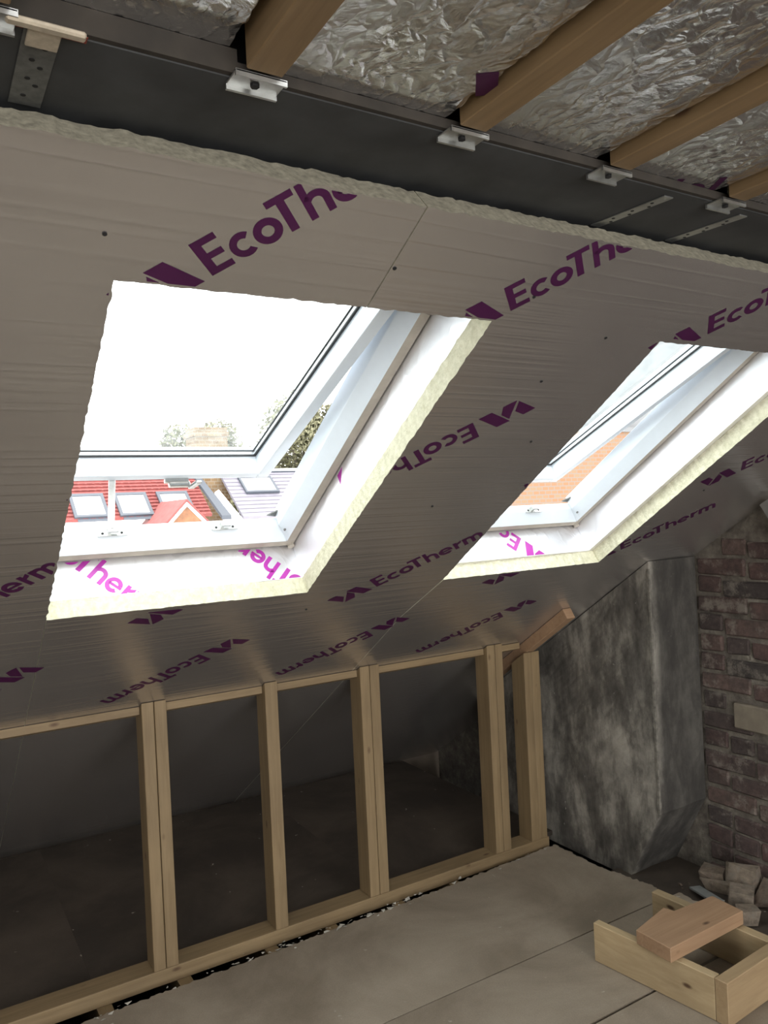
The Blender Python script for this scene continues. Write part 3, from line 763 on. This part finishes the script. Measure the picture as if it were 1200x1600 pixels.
YBRICK = far_brick('yellow_stock_brick', (.12, .072, .034), (.19, .13, .07), (.19, .16, .12), 2.2)
OBRICK = far_brick('orange_brick', (.16, .075, .035), (.14, .09, .05), (.12, .10, .085), 2.0)
WHITEP = plain('white_render', (.72, .72, .72), .8, 0, .03)
PALEW = plain('pale_render', (.105, .11, .114), .8, 0, .06)
PANE = plain('sky_lit_pane', (.55, .58, .62), .06, .3, .02)
PW, CW = .75, .25
def roofpt(x, dy, off=0.0):          # red roof: slope rises away from the street
    n = Vector((0, -.6, .8))
    return Vector((x, 24+dy, CAMZ + .744 + .75*dy)) + n*off
rh = thing('red_tiled_house', (4, 24, -5), 'red tiled house across the street with three roof windows and a small gable', 'house')
bm = bmesh.new()
row = .142
for i in range(-6, 9):
    d0 = i*row; add_box(bm, lambda x, y, z: roofpt(x, y, z + .035*(1-(y-d0)/row)), (-6, d0, -.1), (7.86 - .0*i, d0+row*1.03, 0))
    x = -6.0
rt = from_bm('roof_tiles', bm, RTILE, rh)
bm = bmesh.new(); x = 2.0
while x < 7.8:
    for i in range(-6, 9):
        d0 = i*row
        if x + .17 < 7.85: add_box(bm, lambda X, y, z: roofpt(X, y, z + .035*(1-(y-d0)/row)), (x, d0, .0), (x+.15, d0+.03, .014))
    x += .21
tt = from_bm('tile_ends', bm, RTILE, rh); tt['kind'] = 'stuff'
for rx in (3.98, 5.23, 6.50):
    fo = [((rx-.09, -.83, .03), (rx, .09, .10)), ((rx+.78, -.83, .03), (rx+.87, .09, .10)), ((rx, .0, .03), (rx+.78, .09, .10)), ((rx, -.83, .03), (rx+.78, -.75, .10))]
    fr = boxes('roof_window_frame', roofpt, fo, LEAD, rh); 
    box('pane', roofpt, (rx, -.75, .03), (rx+.78, 0, .075), PANE, fr, 0)
    box('apron_flashing', roofpt, (rx-.02, -.96, .03), (rx+.80, -.83, .045), LEAD, fr, 0)
prism('verge_flashing', [roofpt(7.80, 1.1, .08), roofpt(7.98, 1.1, .08), roofpt(8.40, -1.0, .08), roofpt(8.10, -1.0, .08)], (0, 0, -.12), LEAD, rh)
boxes('wall', ID, [((-6, 23.3, -5), (7.9, 31, CAMZ-.1))], YBRICK, rh)
# small gable
gy = 21.0
def G(rx, rz, dy=0): p = O(rx, rz, gy); p.y += dy; return p
prism('gable_face', [G(.306, .016), G(.274, -.016), G(.338, -.016)], (0, .1, 0), plain('gable_boards', (.15, .065, .028), .7, 0, .4, 5), rh)
for sg in (-1, 1):
    a, b = G(.306, .0225, -.03), G(.306 + sg*.035, -.014, -.03)
    prism('bargeboard', [a, b, b - Vector((0, 0, .12)), a - Vector((0, 0, .12))], (0, .05, 0), WHITEP, rh)
    prism('gable_roof', [a + Vector((0, 0, .02)), b + Vector((0, 0, .02)), b + Vector((0, 2.6, .02)), a + Vector((0, 2.6, .02))], (0, 0, .06), RTILE, rh)
boxes('gable_cheek', ID, [((5.83, 21.1, -5), (7.0, 23.3, CAMZ-.34))], WHITEP, rh)
prism('lower_roof', [O(.262, -.006, 22.4), O(.291, -.006, 22.4), O(.296, .008, 22.9), O(.262, .006, 22.9)], (0, 0, -.1), RTILE, rh)
# brick stack between the roofs
pw = thing('party_wall_stack', (8.5, 25, -5), 'yellow brick chimney stack with white parapet between the red and slate roofs', 'chimney')
st_ = boxes('brick_stack', ID, [((8.03, 25.0, -5), (9.14, 26.0, CAMZ+3.0)), ((7.97, 24.94, CAMZ+2.7), (9.18, 26.06, CAMZ+2.86))], YBRICK, pw)
# slate house
sh = thing('slate_house', (12, 25, -5), 'pale slate roofed house right of the red tiled house', 'house')
def slpt(x, dy, off=0.0): return Vector((x, 24+dy, CAMZ + .744 + .75*dy)) + Vector((0, -.6, .8))*off
bm = bmesh.new(); row2 = .17
for i in range(-6, 6):
    d0 = i*row2; add_box(bm, lambda x, y, z: slpt(x, y, z + .022*(1-(y-d0)/row2)), (8.80, d0, -.1), (15.5, d0+row2*1.03, 0))
from_bm('roof_slates', bm, SLATE, sh)
fr = boxes('roof_window_frame', slpt, [((9.30, -.05, .02), (9.37, .70, .10)), ((10.40, -.05, .02), (10.47, .70, .10)), ((9.37, .62, .02), (10.40, .70, .10)), ((9.37, -.05, .02), (10.40, .02, .10))], LEAD, sh)
box('pane', slpt, (9.37, .02, .02), (10.40, .62, .08), PANE, fr, 0)
box('ridge', ID, (9.2, 24.95, CAMZ+1.42), (15.5, 25.25, CAMZ+1.60), WHITEP, sh, .03)
box('ridge_shadow_gap', slpt, (9.1, .95, .0), (15.5, 1.0, .05), LEAD, sh, 0)
prism('parapet', [Vector((8.26, 24.0, CAMZ+.80)), Vector((8.44, 24.1, CAMZ+.90)), Vector((8.78, 22.9, CAMZ-.12)), Vector((8.47, 22.9, CAMZ-.12))], (0, .05, -.5), WHITEP, pw)
boxes('wall', ID, [((9.2, 23.3, -5), (15.5, 31, CAMZ-.1))], YBRICK, sh)
# brick house seen through the second window
bh = thing('orange_brick_house', (20, 18.5, -5), 'orange brick house with a pale upper wall seen through the right roof window', 'house')
boxes('brick_wall', ID, [((15.0, 18.0, -5), (25, 22, CAMZ+2.2))], OBRICK, bh)
boxes('string_course', ID, [((14.96, 17.92, CAMZ+2.2), (25.05, 22, CAMZ+2.36))], PALEW, bh)
boxes('upper_wall', ID, [((15.0, 18.0, CAMZ+2.36), (25, 22, CAMZ+6.2))], PALEW, bh)
prism('roof', [Vector((14.8, 17.8, CAMZ+6.2)), Vector((14.8, 22.2, CAMZ+6.2)), Vector((14.8, 20, CAMZ+7.6))], (10.4, 0, 0), SLATE, bh)
# trees
def leaf_mat(name, a, b):
    m, nt, bs = mat_new(name)
    geo = nd(nt, 'ShaderNodeNewGeometry'); f = tex_noise(nt, geo.outputs['Position'], 1.6, 5, .7)
    nt.links.new(ramp(nt, f, [(.35, a), (.65, b)]), bs.inputs['Base Color']); bs.inputs['Roughness'].default_value = .7
    return m
LEAF = leaf_mat('olive_leaves', (.085, .088, .042), (.18, .175, .10)); BARK = plain('bark', (.06, .05, .04), .9)
def tree(c, r, h, label, seed, n):
    rnd = random.Random(seed)
    t = thing('street_tree', (c[0], c[1], -5), label, 'tree', 'trees behind the far houses')
    bm = bmesh.new()
    blobs = [(Vector((rnd.gauss(0, r*.42), rnd.gauss(0, r*.42), rnd.uniform(-h*.42, h*.45))), rnd.uniform(.3, .5)*r) for _ in range(16)]
    for _ in range(n):
        b, br = rnd.choice(blobs); d = Vector((rnd.gauss(0, 1), rnd.gauss(0, 1), rnd.gauss(0, 1))).normalized()*br*rnd.uniform(.55, 1.08)
        p = Vector(c) + b + d; s = rnd.uniform(.10, .20); a = Vector((rnd.gauss(0, 1), rnd.gauss(0, 1), rnd.gauss(0, 1))).normalized(); w = a.orthogonal().normalized()
        bm.faces.new([bm.verts.new(p + k) for k in (a*s, w*s*.6, -a*s, -w*s*.6)])
    fo = from_bm('foliage', bm, LEAF, t, normals=False); fo['kind'] = 'stuff'
    bm = bmesh.new(); disc(bm, (c[0], c[1], -5), (0, 0, 1), .25, c[2]+5, 9)
    for b, br in blobs:
        p, q = Vector((c[0], c[1], c[2]-h*.4)), Vector(c)+b; v = q-p
        disc(bm, p, v, .05, v.length, 5)
    from_bm('trunk', bm, BARK, t)
tree((20.0, 42, 4.6), 3.2, 6.4, 'olive green tree rising behind the pale slate roof', 5, 14000)
tree((14.2, 42, 3.9), 3.0, 4.6, 'hazy tree crown seen through the dusty left pane', 8, 9000)
